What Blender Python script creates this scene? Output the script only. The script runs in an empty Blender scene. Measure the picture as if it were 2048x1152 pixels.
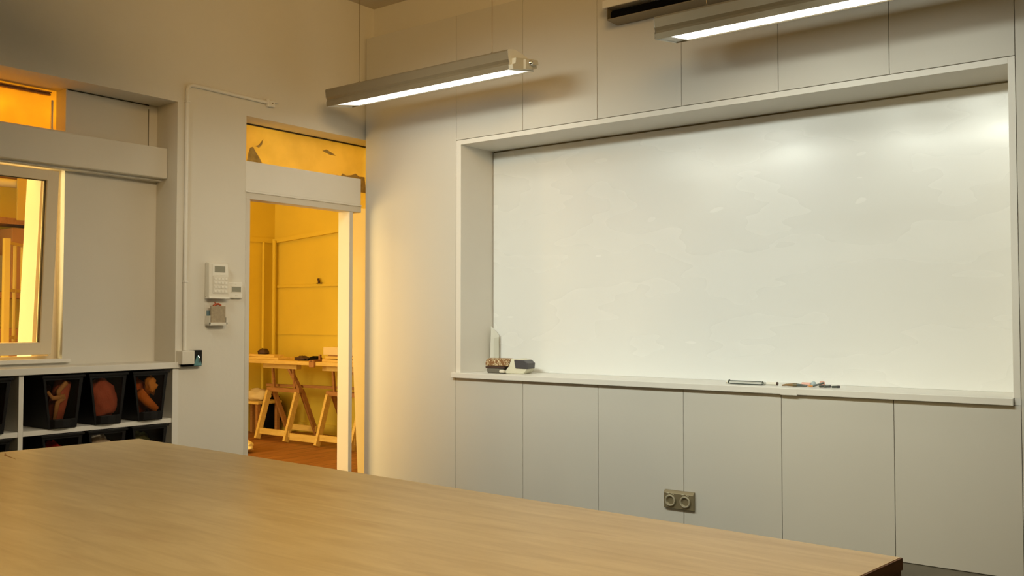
import bpy, bmesh, math, random
from mathutils import Vector, Matrix, noise

S = bpy.context.scene
COL = S.collection
random.seed(4)
R = math.radians

# ------------------------------------------------------------------ camera
cd = bpy.data.cameras.new('camera')
cam = bpy.data.objects.new('camera', cd)
COL.objects.link(cam)
cd.sensor_width = 36.0
cd.lens = 1878.0 / 2048.0 * 36.0
cd.clip_start = 0.05
cam.location = (5.044, -4.797, 1.18)
cam.rotation_euler = (R(90 + 1.891), 0, R(37.46))
S.camera = cam

# ------------------------------------------------------------------ world and exposure
S.view_settings.view_transform = 'Standard'
S.view_settings.look = 'None'
S.view_settings.exposure = 0.0
S.view_settings.gamma = 1.0
S.view_settings.use_curve_mapping = False
W = bpy.data.worlds.new('world')
S.world = W
W.use_nodes = True
W.node_tree.nodes['Background'].inputs[0].default_value = (1.0, 0.64, 0.235, 1)
W.node_tree.nodes['Background'].inputs[1].default_value = 0.08

AMBER = (1.0, 0.42, 0.0)
TUBE = 2.8
WASH = 12.5
WASHL = 8.0
TUBECOL = (1.0, 0.98, 0.84)
WASHCOL = (0.95, 1.0, 0.88)


def area(name, loc, target, sx, sy, watts, color):
    l = bpy.data.lights.new(name, 'AREA')
    l.shape = 'RECTANGLE'
    l.size, l.size_y = sx, sy
    l.energy = watts
    l.color = color
    o = bpy.data.objects.new(name, l)
    COL.objects.link(o)
    o.location = loc
    d = Vector(target) - Vector(loc)
    o.rotation_euler = d.to_track_quat('-Z', 'Y').to_euler()
    return o


# unseen amber lights of the next room, two of them added as fill
area('amber_ceiling_light', (-1.9, -0.3, 3.1), (-1.9, -0.3, 0), 1.6, 2.4, 21, AMBER)
area('amber_window_fill', (-1.7, -4.3, 1.7), (-0.1, -2.1, 1.4), 0.8, 1.2, 90, (1.0, 0.80, 0.38))  # added to brighten the window reveal and its lining
area('amber_counter_fill', (-1.25, -2.75, 2.75), (0.0, -2.65, 0.9), 0.6, 0.8, 36, (1.0, 0.62, 0.16))  # added to throw yellow light onto the counter
area('amber_floor_light', (-1.5, -2.3, 1.05), (0.3, 0.0, 0.9), 0.7, 1.3, 43, (1.0, 0.66, 0.24))


# unseen warm fill spot, added to brighten the far corner of the room
l = bpy.data.lights.new('warm_corner_fill', 'SPOT')
l.energy, l.color = 560.0, (1.0, 0.62, 0.23)
l.spot_size, l.spot_blend, l.shadow_soft_size = R(66), 1.0, 0.8
o = bpy.data.objects.new('warm_corner_fill', l)
COL.objects.link(o)
o.location = (4.0, -3.3, 3.38)
o.rotation_euler = (Vector((0.45, -0.15, 2.95)) - o.location).to_track_quat('-Z', 'Y').to_euler()


# ------------------------------------------------------------------ materials
def nodes(m):
    m.use_nodes = True
    return m.node_tree.nodes, m.node_tree.links, m.node_tree.nodes['Principled BSDF']


def mat(name, col, rough=0.6, metal=0.0, var=0.0, scale=4.0, bump=0.0, bscale=60.0, spec=0.5):
    m = bpy.data.materials.new(name)
    N, L, b = nodes(m)
    b.inputs['Base Color'].default_value = (*col, 1)
    b.inputs['Roughness'].default_value = rough
    b.inputs['Metallic'].default_value = metal
    b.inputs['Specular IOR Level'].default_value = spec
    tc = N.new('ShaderNodeTexCoord')
    if var:
        n = N.new('ShaderNodeTexNoise')
        n.inputs['Scale'].default_value = scale
        n.inputs['Detail'].default_value = 5
        L.new(tc.outputs['Object'], n.inputs['Vector'])
        r = N.new('ShaderNodeValToRGB')
        r.color_ramp.elements[0].position = 0.3
        r.color_ramp.elements[1].position = 0.7
        r.color_ramp.elements[0].color = (*[c * (1 - var) for c in col], 1)
        r.color_ramp.elements[1].color = (*[min(1, c * (1 + var)) for c in col], 1)
        L.new(n.outputs['Fac'], r.inputs['Fac'])
        L.new(r.outputs['Color'], b.inputs['Base Color'])
    if bump:
        n2 = N.new('ShaderNodeTexNoise')
        n2.inputs['Scale'].default_value = bscale
        n2.inputs['Detail'].default_value = 4
        L.new(tc.outputs['Object'], n2.inputs['Vector'])
        bp = N.new('ShaderNodeBump')
        bp.inputs['Strength'].default_value = bump
        bp.inputs['Distance'].default_value = 0.01
        L.new(n2.outputs['Fac'], bp.inputs['Height'])
        L.new(bp.outputs['Normal'], b.inputs['Normal'])
    return m


def wood(name, c1, c2, stretch, rough=0.45, seam=None, rot=0.0, bump=0.05, c3=None):
    """Long grain: noise squeezed along one axis; optional board seams across Y or X."""
    m = bpy.data.materials.new(name)
    N, L, b = nodes(m)
    tc = N.new('ShaderNodeTexCoord')
    mp = N.new('ShaderNodeMapping')
    mp.inputs['Scale'].default_value = stretch
    mp.inputs['Rotation'].default_value = (0, 0, rot)
    L.new(tc.outputs['Object'], mp.inputs['Vector'])
    n = N.new('ShaderNodeTexNoise')
    n.inputs['Scale'].default_value = 3.0
    n.inputs['Detail'].default_value = 8
    n.inputs['Roughness'].default_value = 0.6
    n.inputs['Distortion'].default_value = 0.6
    L.new(mp.outputs['Vector'], n.inputs['Vector'])
    r = N.new('ShaderNodeValToRGB')
    r.color_ramp.elements[0].position = 0.3
    r.color_ramp.elements[1].position = 0.72
    r.color_ramp.elements[0].color = (*c1, 1)
    r.color_ramp.elements[1].color = (*c2, 1)
    L.new(n.outputs['Fac'], r.inputs['Fac'])
    out = r.outputs['Color']
    if c3:
        n3 = N.new('ShaderNodeTexNoise')
        n3.inputs['Scale'].default_value = 2.2
        n3.inputs['Detail'].default_value = 6
        mp3 = N.new('ShaderNodeMapping')
        mp3.inputs['Scale'].default_value = (1.0, 4.0, 1.0)
        L.new(tc.outputs['Object'], mp3.inputs['Vector'])
        L.new(mp3.outputs['Vector'], n3.inputs['Vector'])
        r3 = N.new('ShaderNodeValToRGB')
        r3.color_ramp.elements[0].position = 0.62
        r3.color_ramp.elements[1].position = 0.8
        r3.color_ramp.elements[0].color = (0, 0, 0, 1)
        r3.color_ramp.elements[1].color = (1, 1, 1, 1)
        L.new(n3.outputs['Fac'], r3.inputs['Fac'])
        mx = N.new('ShaderNodeMix')
        mx.data_type = 'RGBA'
        L.new(r3.outputs['Color'], mx.inputs['Factor'])
        L.new(out, mx.inputs['A'])
        mx.inputs['B'].default_value = (*c3, 1)
        out = mx.outputs['Result']
    if seam:
        sp = N.new('ShaderNodeSeparateXYZ')
        L.new(tc.outputs['Object'], sp.inputs[0])
        mo = N.new('ShaderNodeMath'); mo.operation = 'PINGPONG'
        mo.inputs[1].default_value = seam[1]
        L.new(sp.outputs[seam[0]], mo.inputs[0])
        lt = N.new('ShaderNodeMath'); lt.operation = 'LESS_THAN'
        lt.inputs[1].default_value = seam[2]
        L.new(mo.outputs[0], lt.inputs[0])
        mx = N.new('ShaderNodeMix')
        mx.data_type = 'RGBA'
        L.new(lt.outputs[0], mx.inputs['Factor'])
        L.new(out, mx.inputs['A'])
        mx.inputs['B'].default_value = (*[c * 0.25 for c in c1], 1)
        out = mx.outputs['Result']
    L.new(out, b.inputs['Base Color'])
    b.inputs['Roughness'].default_value = rough
    bp = N.new('ShaderNodeBump')
    bp.inputs['Strength'].default_value = bump
    bp.inputs['Distance'].default_value = 0.01
    L.new(n.outputs['Fac'], bp.inputs['Height'])
    L.new(bp.outputs['Normal'], b.inputs['Normal'])
    return m


def emit(name, col, k):
    m = bpy.data.materials.new(name)
    N, L, b = nodes(m)
    b.inputs['Base Color'].default_value = (0.8, 0.8, 0.8, 1)
    b.inputs['Emission Color'].default_value = (*col, 1)
    b.inputs['Emission Strength'].default_value = k
    return m


def glass(name, tint, gloss=1.0, rough=0.02):
    m = bpy.data.materials.new(name)
    m.use_nodes = True
    N, L = m.node_tree.nodes, m.node_tree.links
    N.clear()
    o = N.new('ShaderNodeOutputMaterial')
    t = N.new('ShaderNodeBsdfTransparent')
    t.inputs[0].default_value = (*tint, 1)
    g = N.new('ShaderNodeBsdfGlossy')
    g.inputs['Roughness'].default_value = rough
    fr = N.new('ShaderNodeFresnel')
    fr.inputs['IOR'].default_value = 1.45
    mx = N.new('ShaderNodeMixShader')
    k = N.new('ShaderNodeMath')
    k.operation = 'MULTIPLY'
    k.inputs[1].default_value = gloss
    L.new(fr.outputs[0], k.inputs[0])
    L.new(k.outputs[0], mx.inputs[0])
    L.new(t.outputs[0], mx.inputs[1])
    L.new(g.outputs[0], mx.inputs[2])
    L.new(mx.outputs[0], o.inputs[0])
    return m


def film(name, col, trans, clear):
    """Thin coloured sheet that glows when lit from behind."""
    m = bpy.data.materials.new(name)
    m.use_nodes = True
    N, L = m.node_tree.nodes, m.node_tree.links
    N.clear()
    o = N.new('ShaderNodeOutputMaterial')
    d = N.new('ShaderNodeBsdfDiffuse')
    t = N.new('ShaderNodeBsdfTranslucent')
    tc = N.new('ShaderNodeTexCoord')
    n = N.new('ShaderNodeTexNoise')
    n.inputs['Scale'].default_value = 5
    n.inputs['Detail'].default_value = 6
    L.new(tc.outputs['Object'], n.inputs['Vector'])
    r = N.new('ShaderNodeValToRGB')
    r.color_ramp.elements[0].position = 0.35
    r.color_ramp.elements[1].position = 0.6
    r.color_ramp.elements[0].color = (*[c * 0.86 for c in col], 1)
    r.color_ramp.elements[1].color = (*col, 1)
    L.new(n.outputs['Fac'], r.inputs['Fac'])
    L.new(r.outputs['Color'], d.inputs[0])
    L.new(r.outputs['Color'], t.inputs[0])
    mx = N.new('ShaderNodeMixShader')
    mx.inputs[0].default_value = trans
    L.new(d.outputs[0], mx.inputs[1])
    L.new(t.outputs[0], mx.inputs[2])
    tr = N.new('ShaderNodeBsdfTransparent')
    tr.inputs[0].default_value = (1.0, 0.90, 0.32, 1)
    m2 = N.new('ShaderNodeMixShader')
    m2.inputs[0].default_value = clear
    L.new(mx.outputs[0], m2.inputs[1])
    L.new(tr.outputs[0], m2.inputs[2])
    L.new(m2.outputs[0], o.inputs[0])
    return m


M_wall = mat('painted_plaster', (0.72, 0.69, 0.61), 0.75, var=0.03, scale=1.3, bump=0.12, bscale=18)
M_panel = mat('painted_panel', (0.63, 0.61, 0.55), 0.5, var=0.02, scale=1.5, bump=0.02, bscale=25)
M_white = mat('white_paint', (0.78, 0.76, 0.70), 0.45, var=0.02, scale=3)
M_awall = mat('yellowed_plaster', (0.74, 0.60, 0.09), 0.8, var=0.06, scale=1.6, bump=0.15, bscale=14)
M_frame = mat('door_frame_paint', (0.64, 0.60, 0.52), 0.5, var=0.02, scale=3)
M_lining2 = mat('doorway_lining_paint', (0.60, 0.50, 0.26), 0.7, var=0.03)
M_lining = mat('aged_lining_paint', (0.60, 0.54, 0.44), 0.6, var=0.03)
M_sash = mat('cream_sash_paint', (0.78, 0.66, 0.46), 0.45, var=0.02, scale=3)
M_ceil = mat('ceiling_paint', (0.7, 0.64, 0.54), 0.9, var=0.03)
M_dark = mat('dark_gap', (0.07, 0.06, 0.04), 0.9)
M_gap = mat('gap_shade_paint', (0.30, 0.26, 0.17), 0.8)  # dark tone standing in for shade above the whiteboard
M_floor = mat('dark_floor', (0.12, 0.105, 0.075), 0.5, var=0.2, scale=3)
M_boards = wood('floor_boards', (0.20, 0.075, 0.02), (0.42, 0.19, 0.06), (10, 1.0, 10), 0.5, ('X', 0.09, 0.004))
M_table = wood('plywood_top', (0.52, 0.40, 0.20), (0.68, 0.56, 0.33), (1.2, 9.0, 9), 0.33, bump=0.03, c3=(0.42, 0.27, 0.11))
M_tedge = wood('dark_wood_edge', (0.11, 0.045, 0.015), (0.2, 0.085, 0.03), (2, 2, 30), 0.5)
M_pine = wood('pale_pine', (0.60, 0.42, 0.13), (0.76, 0.58, 0.22), (2, 14, 14), 0.55)
M_pine2 = wood('dark_pine', (0.30, 0.14, 0.05), (0.42, 0.22, 0.09), (2, 14, 14), 0.6)
M_black = mat('black_plastic', (0.007, 0.006, 0.006), 0.45, bump=0.03, spec=0.22)
M_blackm = mat('matt_black', (0.004, 0.004, 0.004), 0.9, spec=0.1)
M_alu = mat('lamp_housing', (0.27, 0.23, 0.155), 0.42, metal=0.3, var=0.03)
M_cap = mat('lamp_end_cap', (0.66, 0.64, 0.54), 0.4)
M_refl = mat('lamp_reflector', (0.85, 0.86, 0.83), 0.3)
M_tube = emit('lamp_diffuser', TUBECOL, TUBE)
M_fill_warm = emit('warm_fill_diffuser', (1.0, 0.74, 0.38), 26.0)  # glow of the fill lamp added over the table
M_wire = mat('steel_wire', (0.32, 0.26, 0.17), 0.4, metal=0.6)
M_chrome = mat('bright_metal', (0.8, 0.8, 0.76), 0.15, metal=1.0)
M_plast = mat('cream_plastic', (0.72, 0.68, 0.58), 0.4)
M_plast2 = mat('white_plastic', (0.80, 0.77, 0.68), 0.35)
M_lcd = mat('grey_display', (0.27, 0.26, 0.19), 0.2)
M_tan = mat('tan_card', (0.36, 0.29, 0.19), 0.7, var=0.15, scale=60)
M_red = mat('red_orange_paper', (0.45, 0.09, 0.03), 0.6)
M_orangep = mat('orange_paper', (0.62, 0.28, 0.07), 0.6)
M_blue = mat('blue_paper', (0.15, 0.24, 0.27), 0.6)
M_teal = mat('teal_plastic', (0.10, 0.24, 0.26), 0.3, var=0.2, scale=40)
M_socket = mat('champagne_metal', (0.30, 0.25, 0.15), 0.42, metal=0.45)
M_socket2 = mat('socket_insert', (0.47, 0.43, 0.31), 0.35, metal=0.2)
M_bin_glass = glass('smoked_clear_plastic', (0.86, 0.74, 0.64), 0.2)
M_glass = glass('window_glass', (0.96, 0.92, 0.84))
M_film = film('yellow_window_film', (0.92, 0.84, 0.45), 0.62, 0.45)
M_film2 = film('amber_window_film', (0.80, 0.56, 0.13), 0.65, 0.1)
M_scrap = mat('old_film_scrap', (0.42, 0.30, 0.09), 0.8, var=0.2, scale=30)
M_board = None


def board_material():
    m = bpy.data.materials.new('whiteboard_enamel')
    N, L, b = nodes(m)
    b.inputs['Base Color'].default_value = (0.81, 0.82, 0.80, 1)
    tc = N.new('ShaderNodeTexCoord')
    mp = N.new('ShaderNodeMapping')
    mp.inputs['Scale'].default_value = (1.2, 1, 4.0)
    mp.inputs['Rotation'].default_value = (0, R(12), 0)
    L.new(tc.outputs['Object'], mp.inputs['Vector'])
    n = N.new('ShaderNodeTexNoise')
    n.inputs['Scale'].default_value = 1.0
    n.inputs['Detail'].default_value = 2
    n.inputs['Roughness'].default_value = 0.6
    L.new(mp.outputs['Vector'], n.inputs['Vector'])
    b.inputs['Specular IOR Level'].default_value = 0.8
    r = N.new('ShaderNodeMapRange')
    r.inputs['From Min'].default_value = 0.3
    r.inputs['From Max'].default_value = 0.7
    r.inputs['To Min'].default_value = 0.20
    r.inputs['To Max'].default_value = 0.33
    L.new(n.outputs['Fac'], r.inputs['Value'])
    L.new(r.outputs[0], b.inputs['Roughness'])
    bp = N.new('ShaderNodeBump')
    bp.inputs['Strength'].default_value = 0.004
    bp.inputs['Distance'].default_value = 0.02
    L.new(n.outputs['Fac'], bp.inputs['Height'])
    L.new(bp.outputs['Normal'], b.inputs['Normal'])
    return m


M_board = board_material()


def cloth(name, col):
    return mat(name, col, 0.9, var=0.12, scale=14, bump=0.3, bscale=120)


# ------------------------------------------------------------------ mesh helpers
class MB:
    def __init__(self):
        self.bm = bmesh.new()

    def box(self, x0, x1, y0, y1, z0, z1, bev=0.0, seg=2):
        vs = [self.bm.verts.new((x, y, z)) for x in (x0, x1) for y in (y0, y1) for z in (z0, z1)]
        F = [(0, 1, 3, 2), (4, 6, 7, 5), (0, 4, 5, 1), (2, 3, 7, 6), (0, 2, 6, 4), (1, 5, 7, 3)]
        fs = [self.bm.faces.new([vs[i] for i in f]) for f in F]
        if bev:
            es = list({e for f in fs for e in f.edges})
            bmesh.ops.bevel(self.bm, geom=es, offset=bev, segments=seg, profile=0.5, affect='EDGES')
        return self

    def prism(self, poly, axis, a, b, bev=0.0):
        """poly: 2-D outline in the plane of the two other axes (cyclic order x,y,z without axis)."""
        def p(u, v, w):
            return {0: (w, u, v), 1: (u, w, v), 2: (u, v, w)}[axis]
        A = [self.bm.verts.new(p(u, v, a)) for u, v in poly]
        B = [self.bm.verts.new(p(u, v, b)) for u, v in poly]
        n = len(poly)
        fs = [self.bm.faces.new(A[::-1]), self.bm.faces.new(B)]
        for i in range(n):
            fs.append(self.bm.faces.new((A[i], A[(i + 1) % n], B[(i + 1) % n], B[i])))
        if bev:
            es = list({e for f in fs for e in f.edges})
            bmesh.ops.bevel(self.bm, geom=es, offset=bev, segments=2, profile=0.5, affect='EDGES')
        return self

    def hexa(self, lo, hi):
        """Two quads of four points each, same order."""
        A = [self.bm.verts.new(p) for p in lo]
        B = [self.bm.verts.new(p) for p in hi]
        self.bm.faces.new(A[::-1]); self.bm.faces.new(B)
        for i in range(4):
            self.bm.faces.new((A[i], A[(i + 1) % 4], B[(i + 1) % 4], B[i]))
        return self

    def bar(self, p, q, w, h, up=(0, 0, 1)):
        p, q = Vector(p), Vector(q)
        d = (q - p).normalized()
        s = d.cross(Vector(up))
        if s.length < 1e-4:
            s = d.cross(Vector((0, 1, 0)))
        s.normalize()
        u = s.cross(d)
        c = [(-w / 2, -h / 2), (w / 2, -h / 2), (w / 2, h / 2), (-w / 2, h / 2)]
        return self.hexa([p + s * a + u * b for a, b in c], [q + s * a + u * b for a, b in c])

    def tube(self, pts, r, n=10, r2=None):
        pts = [Vector(p) for p in pts]
        rings = []
        prev = None
        for i, p in enumerate(pts):
            a = pts[max(i - 1, 0)]; b = pts[min(i + 1, len(pts) - 1)]
            d = (b - a).normalized()
            if prev is None:
                s = d.cross(Vector((0, 0, 1)))
                if s.length < 1e-3:
                    s = d.cross(Vector((1, 0, 0)))
            else:
                s = prev - d * prev.dot(d)
            s.normalize(); prev = s
            u = d.cross(s)
            rr = r if r2 is None else r + (r2 - r) * i / (len(pts) - 1)
            rings.append([self.bm.verts.new(p + (s * math.cos(t) + u * math.sin(t)) * rr)
                          for t in [2 * math.pi * k / n for k in range(n)]])
        for A, B in zip(rings, rings[1:]):
            for k in range(n):
                self.bm.faces.new((A[k], A[(k + 1) % n], B[(k + 1) % n], B[k]))
        self.bm.faces.new(rings[0][::-1]); self.bm.faces.new(rings[-1])
        return self

    def lathe(self, prof, origin, axis, n=28):
        """prof: (radius, distance along axis) pairs."""
        o = Vector(origin); ax = Vector(axis).normalized()
        s = ax.orthogonal().normalized(); u = ax.cross(s)
        rings = []
        for r, h in prof:
            if r < 1e-5:
                rings.append([self.bm.verts.new(o + ax * h)])
            else:
                rings.append([self.bm.verts.new(o + ax * h + (s * math.cos(t) + u * math.sin(t)) * r)
                              for t in [2 * math.pi * k / n for k in range(n)]])
        for A, B in zip(rings, rings[1:]):
            for k in range(n):
                a = A[k % len(A)]; a2 = A[(k + 1) % len(A)]; b = B[k % len(B)]; b2 = B[(k + 1) % len(B)]
                vs = []
                for v in (a, a2, b2, b):
                    if v not in vs:
                        vs.append(v)
                if len(vs) > 2:
                    self.bm.faces.new(vs)
        return self

    def blob(self, c, r, sub=3, amp=0.25, freq=3.0, seed=0, flat=None):
        """A lumpy soft body."""
        res = bmesh.ops.create_icosphere(self.bm, subdivisions=sub, radius=1.0)
        c = Vector(c)
        for v in res['verts']:
            d = v.co.normalized()
            k = 1 + amp * noise.noise(d * freq + Vector((seed * 7.1, seed * 3.3, 1.7)))
            k += amp * 0.4 * noise.noise(d * freq * 2.7 + Vector((seed, 5.0, seed * 2.0)))
            v.co = Vector((d.x * r[0] * k, d.y * r[1] * k, d.z * r[2] * k)) + c
            if flat is not None and v.co.z < flat:
                v.co.z = flat
        return self

    def turn(self, mx):
        bmesh.ops.transform(self.bm, matrix=mx, verts=self.bm.verts[:])
        return self

    def build(self, name, material, parent=None, smooth=False, props=None):
        bm = self.bm
        bmesh.ops.recalc_face_normals(bm, faces=bm.faces[:])
        if parent is not None:
            o0 = Vector(parent['_origin'])
        else:
            xs = [v.co.x for v in bm.verts]; ys = [v.co.y for v in bm.verts]; zs = [v.co.z for v in bm.verts]
            o0 = Vector(((min(xs) + max(xs)) / 2, (min(ys) + max(ys)) / 2, min(zs)))
        bmesh.ops.translate(bm, vec=-o0, verts=bm.verts[:])
        me = bpy.data.meshes.new(name)
        if smooth:
            for f in bm.faces:
                f.smooth = True
        bm.to_mesh(me); bm.free()
        me.materials.append(material)
        o = bpy.data.objects.new(name, me)
        COL.objects.link(o)
        if smooth == 'auto':
            try:
                me.shade_auto_smooth = True
            except Exception:
                pass
            mod = o.modifiers.new('edges', 'EDGE_SPLIT'); mod.split_angle = R(35)
        if parent is not None:
            o.parent = parent
        else:
            o.location = o0
        o['_origin'] = list(o0)
        if props:
            for k, v in props.items():
                o[k] = v
        return o


def thing(name, label, cat, loc, group=None):
    o = bpy.data.objects.new(name, None)
    o.empty_display_size = 0.05
    COL.objects.link(o)
    o.location = loc
    o['_origin'] = list(loc)
    o['label'] = label
    o['category'] = cat
    if group:
        o['group'] = group
    return o


def tag(o, label, cat, group=None):
    o['label'] = label
    o['category'] = cat
    if group:
        o['group'] = group
    return o


def struct(o):
    o['kind'] = 'structure'
    return o


def copy_tree(o, parent=None):
    c = o.copy()
    COL.objects.link(c)
    if parent is not None:
        c.parent = parent
    for ch in list(o.children):
        copy_tree(ch, c)
    return c


# ================================================================== THE SETTING
CEIL = 3.492
m = MB(); m.box(0.0, 9.0, -9.0, 0.45, -0.12, 0.0)
struct(m.build('floor', M_floor))
m = MB(); m.box(-3.4, -0.0, -5.0, 1.9, -0.12, 0.0)
struct(m.build('floor_amber_room', M_boards))
m = MB(); m.box(-0.45, 9.0, -9.0, 0.45, CEIL, CEIL + 0.12)
struct(m.build('ceiling', M_ceil))
m = MB(); m.box(-3.4, -0.45, -5.0, 1.9, 3.2, 3.32); m.box(-0.45, -0.3, -1.543, 1.9, 3.2, 3.32)
struct(m.build('ceiling_amber_room', M_awall))

# left wall: pier, head, niche back, lintel over the doorway
NT = 2.497
m = MB()
m.box(-0.30, 0, -1.543, -1.044, 0, NT)
m.box(-0.30, 0, -1.543, 0.60, NT, CEIL)
m.box(-0.45, 0, -5.0, -1.543, NT, CEIL)
m.box(-0.45, -0.22, -2.117, -1.543, 0.90, NT)
m.box(-0.45, -0.22, -5.0, -2.117, 2.03, 2.25)
m.box(-0.45, -0.22, -5.0, -2.117, 0.90, 0.945)
m.box(-0.45, -0.40, -5.0, -1.543, 0, 0.90)
m.box(-0.45, 0, -5.0, -3.75, 0, NT)
m.box(-0.30, 0, 0.27, 1.9, 0, NT)
struct(m.build('wall_left', M_wall))
m = MB(); m.box(-0.11, 0.0, -1.044, -0.033, 2.012, 2.205, 0.004)
struct(m.build('trim_1', M_white))
# boxed lintel that crosses the niche
m = MB(); m.box(-0.219, -0.10, -3.75, -1.544, 2.036, 2.222, 0.006)
m.box(-0.219, -0.15, -3.75, -1.544, 2.024, 2.036)
struct(m.build('trim_2', M_wall))
# slanted door-side lining beyond the doorway post
m = MB()
m.prism([(0.0, 0.0), (-0.315, 0.0), (-0.40, 1.25), (-0.43, 2.2), (0.0, 2.2)], 1, 0.245, 0.268)
struct(m.build('trim_3', M_lining2))

# wall behind the panelling (recess left open for the board)
RX0, RX1, RZ0, RZ1, RD = 0.934, 4.247, 0.82, 2.357, 0.345
m = MB()
m.box(0.0, RX0 - 0.02, 0.022, 0.45, 0, 3.25)
m.box(RX0 - 0.02, 9.0, 0.022, 0.45, 0, RZ0 - 0.035)
m.box(RX0 - 0.02, 9.0, 0.022, 0.45, RZ1 + 0.02, 3.25)
m.box(RX1 + 0.02, 9.0, 0.022, 0.45, RZ0 - 0.035, RZ1 + 0.02)
m.box(0.0, 9.0, 0.09, 0.45, 3.25, CEIL)
m.box(RX0 - 0.02, RX1 + 0.02, RD + 0.02, 0.45, RZ0 - 0.035, RZ1 + 0.02)
struct(m.build('wall_back', M_wall))
# panelling
m = MB()
G = 0.0013
xs = [0.892, 1.455, 2.018, 2.583, 3.153, 3.722, 4.278]
m.box(0.014, xs[0] - G, 0, 0.02, 0.003, 3.246, 0.0015)
for a, b in zip(xs, xs[1:]):
    m.box(a + G, b - G, 0, 0.02, 2.390 + G, 3.246, 0.0015)
    m.box(a + G, b - G, 0, 0.02, 0.003, 0.786, 0.0015)
m.box(xs[-1] + G, 4.86 - G, 0, 0.02, 0.003, 3.246, 0.0015)
m.box(4.86 + G, 5.45, 0, 0.02, 0.003, 3.246, 0.0015)
struct(m.build('wall_panelling', M_panel))
m = MB(); m.box(0.016, 5.45, 0.0205, 0.0215, 0.0, 3.24)
# dark backing shows only in the joints, with the recess left open
m = MB()
m.box(0.016, RX0 - 0.03, 0.0202, 0.0218, 0.0, 3.24)
m.box(RX0 - 0.03, 5.45, 0.0202, 0.0218, 0.0, RZ0 - 0.04)
m.box(RX0 - 0.03, 5.45, 0.0202, 0.0218, RZ1 + 0.025, 3.24)
m.box(RX1 + 0.024, 5.45, 0.0202, 0.0218, RZ0 - 0.04, RZ1 + 0.025)
struct(m.build('trim_4', M_dark))
# lining of the board recess: front edge flush with the panels, sides and top
m = MB()
m.box(0.892 + G, RX0, -0.0, RD + 0.018, RZ0, RZ1 + 0.031, 0.001)
m.box(RX1, 4.278 - G, -0.0, RD + 0.018, RZ0, RZ1 + 0.031, 0.001)
m.box(4.2515, 4.278 - G, -0.0, 0.02, RZ0 - 0.032, RZ0)
m.box(RX0, RX1, -0.0, RD + 0.018, RZ1, RZ1 + 0.031, 0.001)
struct(m.build('trim_5', M_white))

# amber room shell
m = MB()
m.box(-3.4, 0.0, 1.72, 1.9, 0, 3.2)
m.bar((-3.2, 1.705, 2.02), (-0.3, 1.705, 2.20), 0.05, 0.045)
m.box(-3.2, -0.3, 1.700, 1.72, 1.515, 1.545, 0.004)
m.box(-3.2, -0.3, 1.708, 1.72, 1.015, 1.030)
m.box(-3.2, -0.3, 1.700, 1.72, 0.0, 0.10)
struct(m.build('wall_amber_back', M_awall))
m = MB()
m.box(-3.4, -3.2, -5.0, 1.72, 0, 3.2)
m.box(-3.2, -3.185, -5.0, 1.72, 2.0, 2.05)
struct(m.build('wall_amber_left', M_awall))
m = MB(); m.box(-3.4, -0.45, -5.15, -5.0, 0, 3.2)
struct(m.build('wall_amber_front', M_awall))

# doorway frame: head, left jamb, right post
d = thing('door_1', 'white frame of the open doorway into the amber-lit room', 'door frame', (-0.05, -0.6, 0))
d['kind'] = 'structure'
MB().box(-0.09, 0.004, -1.044, -0.033, 1.957, 2.011, 0.003).build('frame_head', M_frame, d)
MB().box(-0.09, 0.004, -1.044, -1.010, 0.0, 1.957, 0.003).build('jamb', M_frame, d)
MB().box(-0.116, 0.003, -0.146, -0.112, 0.0, 1.957, 0.003).build('jamb', M_frame, d)
# moulding strip above the frame head
MB().box(0.004, 0.010, -1.05, -0.033, 2.000, 2.012, 0.002).build('frame_moulding', M_white, d)

# transom over the doorway
w = thing('window_1', 'yellow filmed transom pane above the doorway', 'window', (-0.19, -0.4, 2.2))
w['kind'] = 'structure'
MB().box(-0.192, -0.19, -1.044, 0.268, 2.02, 2.488).build('pane', M_film, w)
MB().box(-0.20, -0.184, -1.044, 0.268, 2.488, 2.497).build('pane_frame', M_dark, w)
m = MB()
def scrap(pts, x=-0.1885):
    m.prism(pts, 0, x, x + 0.0012)
scrap([(-0.905, 2.14), (-0.900, 2.225), (-0.885, 2.30), (-0.872, 2.335), (-0.85, 2.345), (-0.82, 2.305), (-0.79, 2.27), (-0.76, 2.22), (-0.745, 2.14)])
scrap([(-0.83, 2.352), (-0.80, 2.365), (-0.765, 2.41), (-0.775, 2.37), (-0.80, 2.345)])
scrap([(-1.04, 2.14), (-1.04, 2.255), (-1.02, 2.24), (-0.97, 2.235), (-0.955, 2.205), (-0.94, 2.14)])
scrap([(-0.24, 2.405), (-0.20, 2.42), (-0.14, 2.40), (-0.11, 2.385), (-0.17, 2.385)])
scrap([(-0.12, 2.14), (-0.10, 2.246), (-0.06, 2.240), (-0.045, 2.262), (0.0, 2.252), (0.05, 2.262), (0.09, 2.278), (0.12, 2.26), (0.18, 2.262), (0.20, 2.14)])
m.build('film_scraps', M_scrap, w)

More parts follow.
